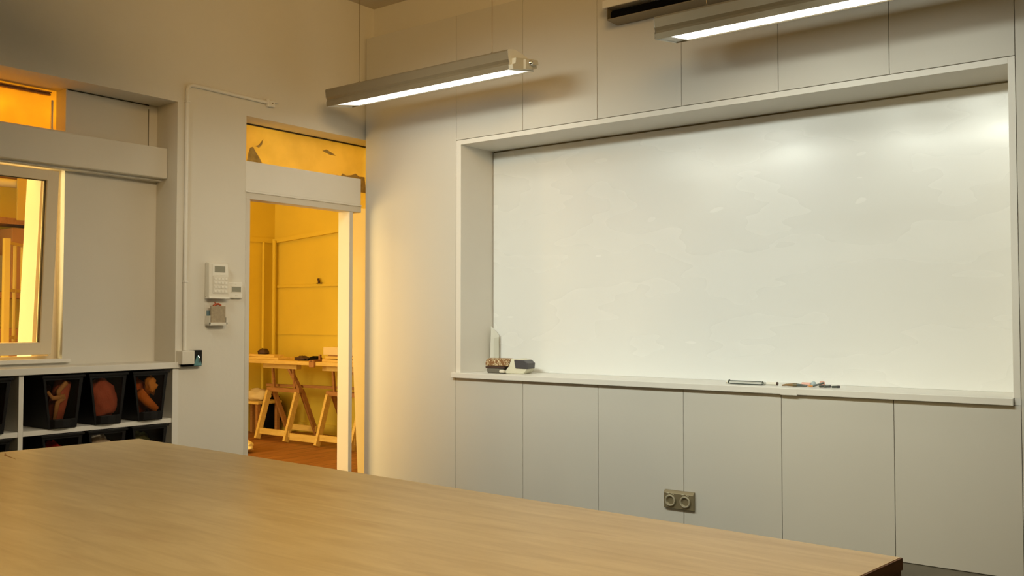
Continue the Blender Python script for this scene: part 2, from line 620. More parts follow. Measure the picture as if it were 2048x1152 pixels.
# window in the niche: tilted sash, fixed frame, sill
w = thing('window_2', 'white tilted window sash in the wall niche', 'window', (-0.25, -2.7, 0.95))
w['kind'] = 'structure'
tilt = Matrix.Translation((-0.25, 0, 0.975)) @ Matrix.Rotation(R(3.3), 4, 'Y') @ Matrix.Translation((0.25, 0, -0.975))
m = MB()
SY0, SY1 = -3.3, -2.171
m.box(-0.285, -0.235, SY1 - 0.066, SY1, 0.982, 2.012, 0.004)
m.box(-0.285, -0.235, SY0, SY0 + 0.066, 0.982, 2.012, 0.004)
m.box(-0.285, -0.235, SY0 + 0.06, SY1 - 0.06, 0.982, 1.050, 0.004)
m.box(-0.285, -0.235, SY0 + 0.06, SY1 - 0.06, 1.955, 2.012, 0.004)
m.turn(tilt)
sash = m.build('sash', M_sash, w)
m = MB(); m.box(-0.262, -0.258, SY0 + 0.06, SY1 - 0.06, 1.045, 1.96); m.turn(tilt)
m.build('pane', M_glass, sash)
m = MB()
m.box(-0.272, -0.248, SY1 - 0.068, SY1 - 0.062, 1.05, 1.955); m.box(-0.272, -0.248, SY0 + 0.06, SY1 - 0.06, 1.951, 1.957); m.turn(tilt)
m.build('gasket', M_dark, sash)
m = MB()
m.box(-0.33, -0.292, -2.160, -2.117, 0.955, 2.03)
m.box(-0.33, -0.292, -3.4, -2.160, 0.945, 0.972)
m.box(-0.33, -0.292, -3.4, -2.160, 2.016, 2.03)
m.build('fixed_frame', M_sash, w)
# outer lining seen through the glass, leaning like the sash
m = MB()
m.hexa([(-0.33, -2.238, 0.95), (-0.50, -2.238, 0.95), (-0.50, -2.16, 0.95), (-0.33, -2.16, 0.95)],
       [(-0.33, -2.196, 2.02), (-0.50, -2.196, 2.02), (-0.50, -2.12, 2.02), (-0.33, -2.12, 2.02)])
m.build('outer_lining', M_lining, w)
MB().box(-0.292, -0.195, -3.75, -2.08, 0.934, 0.956, 0.003).build('window_sill', M_white, w)

# upper transom of the niche
w = thing('window_3', 'amber transom pane above the boxed lintel in the niche', 'window', (-0.33, -2.8, 2.25))
w['kind'] = 'structure'
MB().box(-0.332, -0.33, -3.75, -2.118, 2.2, 2.497).build('pane', M_film2, w)
m = MB(); m.box(-0.335, -0.31, -3.75, -2.16, 2.462, 2.470); m.box(-0.335, -0.30, -3.75, -2.16, 2.474, 2.480)
m.build('head_rail', M_pine2, w)
m = MB(); m.box(-0.332, -0.318, -2.150, -2.14, 2.25, 2.44, 0.003); m.box(-0.34, -0.22, -2.118, -2.1172, 2.25, 2.497)
m.build('side_bead', M_white, w)
# hairline gap and a chipped spot over the plain niche panel
m = MB(); m.box(-0.2198, -0.2188, -2.11, -1.60, 2.490, 2.4965); m.box(-0.2198, -0.2185, -1.604, -1.600, 2.24, 2.47)
struct(m.build('trim_6', M_dark))

# ================================================================== WORKTABLE
TZ = 0.75
P1, P2 = Vector((1.912, -2.918, 0)), Vector((4.564, -3.012, 0))
dl = Vector((-0.085, -1.0, 0)).normalized(); dr = Vector((-0.118, -1.0, 0)).normalized()
P4, P3 = P1 + dl * 1.27, P2 + dr * 1.24
t = thing('worktable', 'large plywood-topped worktable with dark brown edges in front of the panelled wall', 'table', (3.2, -3.55, 0))
quad = [P1, P2, P3, P4]
def inset(k):
    c = sum(quad, Vector()) / 4
    return [p + (c - p).normalized() * k for p in quad]
m = MB()
m.hexa([p + Vector((0, 0, TZ - 0.022)) for p in inset(0.004)], [p + Vector((0, 0, TZ)) for p in inset(0.004)])
m.build('tabletop', M_table, t)
m = MB()
e0, e1 = quad, inset(0.0042)
for i in range(4):
    j = (i + 1) % 4
    m.hexa([Vector((p.x, p.y, TZ - 0.022)) for p in (e0[i], e0[j], e1[j], e1[i])],
           [Vector((p.x, p.y, TZ - 0.0008)) for p in (e0[i], e0[j], e1[j], e1[i])])
m.build('edge_band', M_tedge, t)
m = MB()
q0, q1 = inset(0.003), inset(0.06)
for i in range(4):
    j = (i + 1) % 4
    m.hexa([Vector((p.x, p.y, TZ - 0.16)) for p in (q0[i], q0[j], q1[j], q1[i])],
           [Vector((p.x, p.y, TZ - 0.022)) for p in (q0[i], q0[j], q1[j], q1[i])])
m.build('apron', M_tedge, t)
for p in inset(0.12):
    MB().box(p.x - 0.04, p.x + 0.04, p.y - 0.04, p.y + 0.04, 0, TZ - 0.022, 0.004).build('leg', M_tedge, t)
# split in the plywood near the far short edge
m = MB()
a = P1 + dl * 0.43
m.prism([(a.x + 0.02, a.y - 0.03), (a.x + 0.09, a.y - 0.055), (a.x + 0.20, a.y - 0.078), (a.x + 0.09, a.y - 0.063)], 2, TZ - 0.001, TZ + 0.0006)
m.build('split', M_pine2, t)

# ================================================================== LAMPS
def lamp(x0, length, y, z, label, right_cap, wires, tiltdeg=9.0, wash=0.0, tube=None, group='suspended fluorescent lamps'):
    t = thing('fluorescent_lamp', label, 'lamp', (x0 + length / 2, y + 0.12, z), group)
    tm = Matrix.Translation((0, y, z)) @ Matrix.Rotation(R(tiltdeg), 4, 'X') @ Matrix.Translation((0, -y, -z))
    out = [(0, 0), (0.003, 0.030), (0.011, 0.044), (0.004, 0.060), (0.004, 0.106), (0.010, 0.115), (0.075, 0.118),
           (0.150, 0.095), (0.205, 0.070), (0.236, 0.045), (0.240, 0.0)]
    inn = [(0.234, 0.0), (0.229, 0.042), (0.200, 0.064), (0.148, 0.089), (0.074, 0.112), (0.012, 0.108), (0.010, 0.060), (0.017, 0.044), (0.009, 0.030), (0.006, 0.0)]
    m = MB()
    # shell: outer and inner profiles bridged, extruded along x
    n = len(out)
    ring = out + inn
    A = [m.bm.verts.new((x0, y + u, z + v)) for u, v in ring]
    B = [m.bm.verts.new((x0 + length, y + u, z + v)) for u, v in ring]
    k = len(ring)
    for i in range(k):
        m.bm.faces.new((A[i], A[(i + 1) % k], B[(i + 1) % k], B[i]))
    m.turn(tm)
    m.build('housing', M_alu, t)
    for xa, xb in ((x0, x0 + 0.004), (x0 + length - 0.004, x0 + length)):
        m = MB()
        m.prism([(y + u, z + v) for u, v in out], 0, xa, xb)
        m.turn(tm)
        m.build('end_plate', M_refl, t)
    m = MB()
    m.box(x0 + 0.070, x0 + length - 0.005, y + 0.0075, y + 0.2325, z + 0.006, z + 0.010)
    m.turn(tm)
    m.build('diffuser', M_refl if wash else (tube or M_tube), t)
    if wash:
        # added fill light of the unseen wash lamps, kept within a limited angle
        l = bpy.data.lights.new('wash_fill', 'AREA')
        l.shape = 'RECTANGLE'
        l.size, l.size_y = length - 0.05, 0.20
        l.energy = wash
        l.color = WASHCOL
        l.spread = R(74)
        o = bpy.data.objects.new('wash_fill', l)
        COL.objects.link(o)
        o.parent = t
        o.location = (tm @ Vector((x0 + length / 2, y + 0.12, z + 0.004))) - t.location
        o.rotation_euler = (R(tiltdeg), 0, 0)
    m = MB()
    # the plain end wall strip of the trough, then the diffuser
    m = MB()
    m.box(x0 + 0.0045, x0 + 0.069, y + 0.0075, y + 0.2325, z + 0.006, z + 0.010)
    m.turn(tm)
    m.build('blanking_strip', M_refl, t)
    if right_cap:
        xc = x0 + length
        m = MB()
        m.prism([(y - 0.004, z - 0.004), (y - 0.004, z + 0.026), (y + 0.030, z + 0.032), (y + 0.036, z + 0.066), (y + 0.20, z + 0.066),
                 (y + 0.235, z + 0.052), (y + 0.235, z + 0.012), (y + 0.175, z + 0.004), (y + 0.172, z - 0.004)], 0, xc + 0.0005, xc + 0.032, 0.004)
        m.turn(tm)
        cap = m.build('end_cap', M_cap, t)
        m = MB()
        m.prism([(y + 0.09, z + 0.0), (y + 0.10, z + 0.058), (y + 0.22, z + 0.058), (y + 0.225, z + 0.030), (y + 0.150, z + 0.026), (y + 0.160, z + 0.0)], 0, xc + 0.033, xc + 0.052, 0.003)
        m.turn(tm)
        m.build('latch', M_cap, cap)
        m = MB()
        m.lathe([(0.0, 0.026), (0.010, 0.024), (0.014, 0.014), (0.014, 0.0)], (xc + 0.048, y + 0.135, z + 0.036), (1, 0, 0), 14)
        m.turn(tm)
        m.build('screw', M_chrome, cap, smooth=True)
    for wx in wires:
        zt = z + 0.117
        hk = MB()
        hk.tube([(wx, y + 0.05, zt + 0.004), (wx, y + 0.05, zt + 0.012), (wx - 0.008, y + 0.05, zt + 0.018), (wx, y + 0.05, zt + 0.028), (wx + 0.008, y + 0.05, zt + 0.018), (wx, y + 0.05, zt + 0.012)], 0.0022, 6)
        hk = hk.build('hook', M_wire, t)
        MB().tube([(wx, y + 0.05, zt + 0.024), (wx, y + 0.05, CEIL)], 0.0022, 6).build('suspension_wire', M_wire, t)
    return t


LY, LZ = -0.597, 2.600
lamp(0.259, 1.545, LY, LZ, 'grey suspended fluorescent lamp ending near the room corner, bare end cap at its right', True, (0.522, 1.641))
lamp(2.741, 1.545, LY, LZ, 'grey suspended fluorescent lamp in front of the black cassette, above the whiteboard', False, (3.004, 4.123))
lamp(0.70, 1.545, -2.92, LZ + 0.1, 'added unseen fill lamp tilted at the whiteboard, above the doorway end of the worktable', False, (0.96, 2.08), 60.0, WASH)  # out-of-view lamp added to brighten the whiteboard
lamp(2.75, 1.545, -2.92, LZ + 0.1, 'added unseen fill lamp tilted at the whiteboard, above the right half of the worktable', False, (3.01, 4.13), 60.0, WASH)  # second out-of-view lamp added for the whiteboard light
side = lamp(2.3, 1.545, -3.35, LZ, 'added unseen fill lamp turned to the doorway wall, across the worktable', False, (2.56, 3.68), 52.0, WASHL)  # out-of-view lamp added to light the doorway wall
side.rotation_euler = (0, 0, R(90))
side.location = (3.25, -1.9, LZ)
for ch in side.children:
    if ch.type == 'LIGHT':
        ch.data.color = (1.0, 0.88, 0.66)
lamp(3.45, 1.545, -3.75, LZ, 'added unseen fill lamp hanging over the middle of the worktable', False, (3.71, 4.83), 0.0, 0.0, M_fill_warm)  # out-of-view lamp added to warm and brighten the tabletop

# ------------------------------------------------------------------ cassette on the wall
t = thing('screen_cassette', 'long dark open screen cassette with white lid fixed high on the panelled wall', 'cassette', (3.3, -0.06, 2.92))
cx0, cx1, cz0, cz1, cy = 2.165, 4.9, 2.932, 3.025, -0.125
MB().box(cx0 - 0.03, cx1, cy - 0.004, -0.001, cz1 - 0.018, cz1 + 0.028, 0.005).build('lid', M_white, t)
MB().box(cx0, cx1, cy, -0.001, cz0, cz0 + 0.007, 0.001).build('bottom_flange', M_alu, t)
MB().box(cx0, cx1, -0.012, -0.001, cz0 + 0.007, cz1 - 0.018).build('back_plate', M_blackm, t)
MB().box(cx0, cx0 + 0.004, cy + 0.002, -0.012, cz0 + 0.007, cz1 - 0.018).build('end_plate', M_alu, t)
m = MB(); m.tube([(cx0 + 0.006, -0.058, 2.972), (cx1, -0.058, 2.972)], 0.032, 16)
m.build('roller', M_blackm, t, smooth='auto')

# ================================================================== WHITEBOARD AND LEDGE
t = thing('whiteboard', 'large glossy whiteboard set into the deep recess of the panelled wall', 'whiteboard', ((RX0 + RX1) / 2, RD, RZ0))
MB().box(RX0 + 0.006, RX1 - 0.004, RD, RD + 0.012, RZ0 + 0.0005, RZ1 - 0.010, 0.001).build('writing_surface', M_board, t)
MB().box(RX0, RX1, RD + 0.0125, RD + 0.018, RZ1 - 0.06, RZ1).build('gap_shade_strip', M_gap, t)  # dark strip painted for the shade in the gap under the soffit
m = MB()
m.box(0.872, 4.250, -0.030, 0.0, RZ0 - 0.033, RZ0, 0.0025)
m.box(RX0 - 0.0, RX1, 0.0, RD + 0.018, RZ0 - 0.030, RZ0)
m.box(3.16, 3.25, -0.0312, -0.029, RZ0 - 0.036, RZ0 - 0.004)
tag(m.build('ledge', M_white), 'white ledge running along the bottom of the whiteboard recess', 'ledge')

# sleeve standing in the corner of the recess
LGZ = RZ0 + 0.001
t = thing('plastic_sleeve', 'milky plastic sleeve standing in the left corner of the whiteboard recess', 'sleeve', (0.975, 0.27, LGZ))
M_sleeve = mat('milky_plastic', (0.72, 0.72, 0.65), 0.3)
M_sleeve2 = mat('milky_plastic_fold', (0.60, 0.60, 0.52), 0.3)
m = MB(); m.hexa([(0.950, 0.290, LGZ), (1.006, 0.325, LGZ), (1.000, 0.335, LGZ), (0.944, 0.300, LGZ)],
                 [(0.958, 0.298, LGZ + 0.312), (1.006, 0.328, LGZ + 0.245), (1.003, 0.333, LGZ + 0.245), (0.955, 0.303, LGZ + 0.312)])
m.build('body', M_sleeve, t)
m = MB(); m.hexa([(0.976, 0.300, LGZ), (1.008, 0.320, LGZ), (1.007, 0.322, LGZ), (0.975, 0.302, LGZ)],
                 [(0.980, 0.303, LGZ + 0.225), (1.008, 0.320, LGZ + 0.235), (1.007, 0.322, LGZ + 0.235), (0.979, 0.305, LGZ + 0.225)])
m.build('flap', M_sleeve2, t)

# pouch
def speckle():
    m = bpy.data.materials.new('speckled_fabric')
    N, L, b = nodes(m)
    tc = N.new('ShaderNodeTexCoord')
    v = N.new('ShaderNodeTexVoronoi'); v.inputs['Scale'].default_value = 90
    L.new(tc.outputs['Object'], v.inputs['Vector'])
    r = N.new('ShaderNodeValToRGB')
    r.color_ramp.elements[0].position = 0.25; r.color_ramp.elements[0].color = (0.62, 0.52, 0.32, 1)
    r.color_ramp.elements[1].position = 0.6; r.color_ramp.elements[1].color = (0.22, 0.10, 0.03, 1)
    L.new(v.outputs['Distance'], r.inputs['Fac'])
    L.new(r.outputs['Color'], b.inputs['Base Color'])
    b.inputs['Roughness'].default_value = 0.8
    return m


M_speck = speckle()
M_brown = mat('dark_brown_trim', (0.06, 0.03, 0.02), 0.7)
M_grey = mat('grey_fabric', (0.16, 0.15, 0.12), 0.8)
M_creamf = mat('cream_case', (0.70, 0.68, 0.54), 0.5)
M_slate = mat('slate_plastic', (0.065, 0.06, 0.065), 0.45)
t = thing('pouch', 'small cream pouch with speckled brown side and dark block at its right end', 'pouch', (1.22, 0.17, LGZ))
def rot_pouch(m):
    return m.turn(Matrix.Translation((1.20, 0.165, 0)) @ Matrix.Rotation(R(8), 4, 'Z') @ Matrix.Translation((-1.20, -0.165, 0)))
m = MB(); m.prism([(0.09, LGZ + 0.046), (0.088, LGZ + 0.066), (0.10, LGZ + 0.090), (0.14, LGZ + 0.100), (0.19, LGZ + 0.094), (0.20, LGZ + 0.046)], 0, 1.075, 1.255, 0.008)
rot_pouch(m).build('speckled_side', M_speck, t, smooth='auto')
m = MB(); m.prism([(0.090, LGZ + 0.032), (0.086, LGZ + 0.045), (0.20, LGZ + 0.045), (0.20, LGZ + 0.032)], 0, 1.078, 1.225, 0.003)
rot_pouch(m).build('zip_band', M_brown, t)
m = MB(); m.prism([(0.10, LGZ), (0.090, LGZ + 0.031), (0.20, LGZ + 0.031), (0.19, LGZ)], 0, 1.085, 1.215, 0.006)
rot_pouch(m).build('base', M_grey, t)
m = MB()
m.prism([(1.225, LGZ), (1.216, LGZ + 0.018), (1.256, LGZ + 0.040), (1.262, LGZ + 0.095), (1.32, LGZ + 0.099), (1.37, LGZ + 0.088), (1.385, LGZ + 0.03), (1.36, LGZ)], 1, 0.10, 0.215, 0.007)
rot_pouch(m).build('body', M_creamf, t, smooth='auto')
m = MB(); m.prism([(1.302, LGZ + 0.035), (1.292, LGZ + 0.092), (1.37, LGZ + 0.090), (1.395, LGZ + 0.070), (1.392, LGZ + 0.033)], 1, 0.094, 0.20, 0.004)
rot_pouch(m).build('end_block', M_slate, t)
m = MB(); m.tube([(1.19, 0.092, LGZ + 0.014), (1.225, 0.084, LGZ + 0.014)], 0.010, 10)
rot_pouch(m).build('zip_pull', M_plast, t)

# things lying on the ledge, right part
M_outline = mat('dark_green_outline', (0.07, 0.085, 0.07), 0.4)
M_clear = mat('clear_ruler', (0.70, 0.71, 0.66), 0.15)
t = thing('flat_case', 'flat clear case with dark rim lying on the ledge', 'case', (2.93, 0.12, LGZ))
m = MB(); m.box(2.822, 3.016, 0.085, 0.155, LGZ + 0.002, LGZ + 0.014, 0.002); m.build('body', M_clear, t)
m = MB()
for z in (LGZ + 0.003, LGZ + 0.0185):
    m.tube([(2.830, 0.080, z), (3.010, 0.080, z)], 0.0026, 6)
m.tube([(2.822, 0.082, LGZ + 0.003), (2.815, 0.088, LGZ + 0.013), (2.826, 0.082, LGZ + 0.021)], 0.0045, 8)
m.tube([(3.012, 0.082, LGZ + 0.003), (3.020, 0.088, LGZ + 0.011), (3.014, 0.082, LGZ + 0.019)], 0.0045, 8)
m.build('rim', M_outline, t)
t = thing('white_marker', 'white marker with dark cap end lying beside the clear case', 'marker', (3.05, 0.12, LGZ))
MB().tube([(3.026, 0.115, LGZ + 0.009), (3.080, 0.12, LGZ + 0.009)], 0.0085, 12).build('barrel', M_plast2, t, smooth='auto')
MB().tube([(3.081, 0.12, LGZ + 0.009), (3.089, 0.1205, LGZ + 0.009)], 0.0092, 12).build('cap', M_brown, t, smooth='auto')
t = thing('cream_stub', 'short cream chalk stub at the left end of the clear case', 'chalk', (2.79, 0.12, LGZ))
tag(t, 'short cream chalk stub at the left end of the clear case', 'chalk')
MB().tube([(2.790, 0.118, LGZ + 0.008), (2.812, 0.118, LGZ + 0.008)], 0.0078, 10).build('stub', M_plast, t, smooth='auto')
t = thing('paintbrush', 'paintbrush with brown bristles and dark green handle on the ledge', 'brush', (3.19, 0.10, LGZ))
m = MB(); m.tube([(3.125, 0.085, LGZ + 0.004), (3.148, 0.086, LGZ + 0.008), (3.185, 0.088, LGZ + 0.009)], 0.0035, 10, 0.0085)
m.build('bristles', mat('bristle_brown', (0.24, 0.15, 0.06), 0.8), t, smooth='auto')
MB().tube([(3.1855, 0.088, LGZ + 0.009), (3.205, 0.089, LGZ + 0.009)], 0.009, 10).build('ferrule', mat('olive_ferrule', (0.12, 0.09, 0.03), 0.4), t, smooth='auto')
MB().tube([(3.2055, 0.089, LGZ + 0.009), (3.258, 0.092, LGZ + 0.007)], 0.0078, 10, 0.005).build('handle', M_outline, t, smooth='auto')
M_pink = mat('pale_pink_plastic', (0.75, 0.42, 0.34), 0.4)
M_pblue = mat('pale_blue_plastic', (0.42, 0.52, 0.55), 0.35)
tag(MB().tube([(3.205, 0.165, LGZ + 0.010), (3.252, 0.162, LGZ + 0.010)], 0.010, 10).build('pink_eraser', M_pink, smooth='auto'), 'pale pink eraser stub lying behind the paintbrush handle', 'eraser')
tag(MB().blob((3.272, 0.150, LGZ + 0.014), (0.015, 0.014, 0.014), 2, 0.2, 2, 3, LGZ).build('modelling_lump', M_pblue, smooth=True), 'pale blue lump on the ledge between pink pieces', 'lump')
tag(MB().blob((3.308, 0.180, LGZ + 0.015), (0.016, 0.012, 0.016), 2, 0.2, 2, 5, LGZ).build('modelling_lump', M_pink, smooth=True), 'small pink lump on the ledge behind the dark pencil', 'lump')
t = thing('pencil', 'dark pencil with orange tip propped slantwise before the pink lump', 'pencil', (3.30, 0.11, LGZ))
MB().tube([(3.285, 0.105, LGZ + 0.006), (3.338, 0.118, LGZ + 0.024)], 0.005, 8).build('shaft', M_outline, t, smooth='auto')
MB().tube([(3.265, 0.100, LGZ + 0.006), (3.2845, 0.105, LGZ + 0.006)], 0.005, 8).build('tip', M_orangep, t, smooth='auto')
for i, (x, lab) in enumerate(((3.333, 'dark marker lying on the ledge, first right of the slanted pencil'), (3.358, 'dark marker lying on the ledge, middle one of the three at the right'), (3.402, 'dark marker lying on the ledge at the far right of the clutter'))):
    t = thing('dark_marker', lab, 'marker', (x, 0.12, LGZ), 'dark markers on the ledge')
    dx = (0.009, 0.009, 0.014)[i]; dy = (0.022, 0.022, 0.012)[i]
    a = Vector((x - dx, 0.105 - dy / 2, LGZ + 0.0065)); b = Vector((x + dx, 0.125 + dy / 2, LGZ + 0.0065))
    MB().tube([a, a.lerp(b, 0.64)], 0.006, 10).build('barrel', M_outline, t, smooth='auto')
    MB().tube([a.lerp(b, 0.65), b], 0.0064, 10).build('cap', M_slate, t, smooth='auto')

# ================================================================== OUTLET
t = thing('double_outlet', 'champagne double power outlet low on the panelled wall', 'outlet', (2.56, -0.01, 0.11))
m = MB()
m.prism([(-0.001, 0.108), (-0.022, 0.116), (-0.026, 0.200), (-0.014, 0.214), (-0.001, 0.215)], 0, 2.469, 2.653, 0.002)
plate = m.build('plate', M_socket, t)
for x in (2.514, 2.606):
    m = MB()
    m.lathe([(0.0305, 0.0), (0.0325, 0.010), (0.029, 0.014), (0.0245, 0.013), (0.0215, 0.002), (0.0215, -0.006), (0.0, -0.006)], (x, -0.024, 0.160), (0, -1, 0), 32)
    s = m.build('socket', M_socket2, t, smooth='auto')
    m = MB()
    for dx in (-0.008, 0.008):
        m.lathe([(0.003, 0.0), (0.003, 0.002), (0, 0.002)], (x + dx, -0.0185, 0.158), (0, -1, 0), 10)
    m.build('pin_holes', M_blackm, s)
    m = MB(); m.tube([(x - 0.024, -0.027, 0.197), (x - 0.008, -0.027, 0.198)], 0.0026, 8); m.tube([(x + 0.006, -0.027, 0.197), (x + 0.020, -0.027, 0.192)], 0.0026, 8)
    m.build('shutter_marks', M_socket2, s)

# ================================================================== DEVICES ON THE LEFT WALL
t = thing('alarm_keypad', 'cream alarm keypad with small display and white keys on the left wall', 'keypad', (0.0, -1.25, 1.31))
MB().box(0.0005, 0.012, -1.342, -1.203, 1.318, 1.528, 0.003).build('back_box', M_plast, t)
m = MB(); m.prism([(0.012, 1.316), (0.050, 1.312), (0.046, 1.527), (0.012, 1.532)], 1, -1.345, -1.200, 0.004)
body = m.build('body', M_plast, t)
MB().box(0.0465, 0.0485, -1.318, -1.208, 1.452, 1.520, 0.001).build('display_panel', M_plast2, t)
MB().box(0.0486, 0.0494, -1.305, -1.230, 1.470, 1.508).build('display', M_lcd, t)
m = MB(); m.box(0.0485, 0.0525, -1.318, -1.208, 1.338, 1.448, 0.0015)
m.build('key_plate', M_plast, t)
m = MB()
for i in range(4):
    for j in range(4):
        y = -1.302 + i * 0.026; z = 1.352 + j * 0.026
        m.box(0.0527, 0.0555, y - 0.008, y + 0.008, z - 0.007, z + 0.007, 0.0015)
m.build('keys', M_plast2, t)
MB().box(0.012, 0.056, -1.347, -1.198, 1.306, 1.316, 0.002).build('bottom_lip', M_plast2, t)

t = thing('thermostat', 'flat square thermostat with grey display right of the keypad', 'thermostat', (0.0, -1.135, 1.31))
MB().box(0.0005, 0.022, -1.190, -1.078, 1.312, 1.414, 0.004).build('body', M_plast2, t)
MB().box(0.0221, 0.0235, -1.164, -1.086, 1.346, 1.388, 0.0005).build('bezel', M_plast, t)
MB().box(0.0236, 0.0242, -1.160, -1.092, 1.352, 1.384).build('display', M_lcd, t)
MB().box(0.0221, 0.0232, -1.132, -1.116, 1.325, 1.331).build('button', M_plast, t)
MB().box(0.0221, 0.0230, -1.136, -1.124, 1.398, 1.402).build('indicator', M_plast, t)

t = thing('leaflet_holder', 'small wall holder stuffed with tan and orange cards below the keypad', 'holder', (0.0, -1.275, 1.14))
m = MB(); m.box(0.0005, 0.004, -1.340, -1.212, 1.145, 1.270, 0.001); m.box(0.004, 0.052, -1.340, -1.334, 1.145, 1.200); m.box(0.004, 0.052, -1.218, -1.212, 1.145, 1.19)
m.box(0.004, 0.052, -1.340, -1.212, 1.140, 1.148, 0.001); m.box(0.048, 0.052, -1.340, -1.212, 1.148, 1.158)
m.build('tray', M_plast, t)
tag(MB().box(0.036, 0.047, -1.326, -1.222, 1.150, 1.262, 0.001).build('tan_card_stack', M_tan), 'tan card packet at the front of the wall holder', 'card')
tag(MB().box(0.022, 0.034, -1.300, -1.221, 1.150, 1.258, 0.001).build('orange_leaflet', M_orangep), 'orange leaflet edge showing right of the tan packet', 'leaflet')
tag(MB().box(0.006, 0.020, -1.332, -1.30, 1.150, 1.232, 0.001).build('blue_leaflet', M_blue), 'blue leaflet at the left side of the wall holder', 'leaflet')
m = MB(); m.tube([(0.030, -1.300, 1.262), (0.030, -1.283, 1.271), (0.030, -1.262, 1.274), (0.030, -1.245, 1.264)], 0.0065, 8)
m.tube([(0.030, -1.284, 1.270), (0.030, -1.290, 1.286)], 0.003, 6)
tag(m.build('red_band', M_red, smooth='auto'), 'red-orange band looped over the top of the wall holder', 'band')

t = thing('junction_box', 'white junction box at the end of the counter below the cable conduit', 'junction box', (0.0, -1.455, 0.89))
MB().box(0.0005, 0.066, -1.535, -1.452, 0.908, 0.990, 0.003).build('body', M_plast2, t)
MB().box(0.0665, 0.068, -1.528, -1.460, 0.915, 0.984, 0.0006).build('cover', M_plast, t)
t = thing('key_hook', 'black wall hook plate with a teal tag hanging right of the junction box', 'hook', (0.0, -1.405, 0.89))
MB().box(0.0005, 0.030, -1.518, -1.380, 0.893, 0.906, 0.001).build('base_strip', M_blackm, t)
MB().box(0.0005, 0.034, -1.449, -1.378, 0.905, 0.990, 0.002).build('plate', M_black, t)
m = MB(); m.prism([(-1.440, 0.896), (-1.419, 0.955), (-1.408, 0.960), (-1.402, 0.950), (-1.384, 0.896)], 0, 0.0345, 0.043, 0.002)
m.build('teal_tag', M_teal, t, props={'label': 'teal plastic tag'})
MB().tube([(0.043, -1.412, 0.957), (0.048, -1.407, 0.945), (0.0455, -1.402, 0.915)], 0.0028, 6).build('tag_wire', M_chrome, t)

# conduit
t = thing('cable_conduit', 'thin white cable conduit running up the left wall and over the doorway', 'conduit', (0.0, -1.485, 0.99))
pts = [(0.012, -1.487, 0.992), (0.012, -1.4885, 1.5), (0.012, -1.487, 2.0), (0.012, -1.486, 2.57)]
for a in range(0, 91, 15):
    pts.append((0.012, -1.446 - 0.040 * math.cos(R(a)), 2.575 + 0.040 * math.sin(R(a))))
pts.append((0.012, -1.2, 2.613)); pts.append((0.012, -0.885, 2.610))
MB().tube(pts, 0.0115, 10).build('pipe', M_white, t, smooth='auto')
m = MB(); m.box(0.0005, 0.026, -0.885, -0.835, 2.585, 2.625, 0.003); m.box(0.0005, 0.020, -0.842, -0.80, 2.616, 2.626, 0.002); m.box(0.0005, 0.024, -0.895, -0.872, 2.582, 2.634, 0.003)
e = m.build('end_fitting', M_white, t)
MB().lathe([(0.005, 0), (0.005, 0.002), (0, 0.002)], (0.026, -0.856, 2.607), (1, 0, 0), 10).build('screw', M_wire, e)
for z in (1.4, 2.5):
    MB().box(0.0005, 0.0262, -1.5005, -1.474, z, z + 0.012, 0.002).build('clip', M_white, t)

# ================================================================== SHELVING WITH BINS
t = thing('shelving_unit', 'white shelving unit of open compartments built in under the niche', 'shelving', (-0.2, -2.6, 0))
MB().box(-0.40, 0.0, -1.560, -1.5435, 0.02, 0.885).build('side_panel', M_white, t)
MB().box(-0.004, 0.008, -1.562, -1.522, 0.0, 0.885, 0.002).build('side_trim', M_white, t)
MB().box(-0.40, 0.0, -2.456, -2.431, 0.02, 0.885, 0.001).build('divider', M_white, t)
MB().box(-0.40, 0.0, -3.360, -3.336, 0.02, 0.885, 0.001).build('divider', M_white, t)
for z in (0.562, 0.246):
    for a, b in ((-2.430, -1.5605), (-3.335, -2.457)):
        MB().box(-0.39, -0.001, a, b, z, z + 0.026, 0.001).build('shelf', M_white, t)
MB().box(-0.399, -0.391, -3.74, -1.561, 0.02, 0.885).build('back_panel', M_dark, t)
MB().box(-0.40, 0.0, -3.74, -1.545, 0.0, 0.02).build('plinth', M_white, t)
tag(MB().box(-0.219, 0.022, -3.745, -1.544, 0.885, 0.921, 0.003).box(0.001, 0.022, -1.545, -1.516, 0.885, 0.921, 0.002).build('countertop', M_white), 'white countertop over the bin shelves below the niche window', 'countertop')


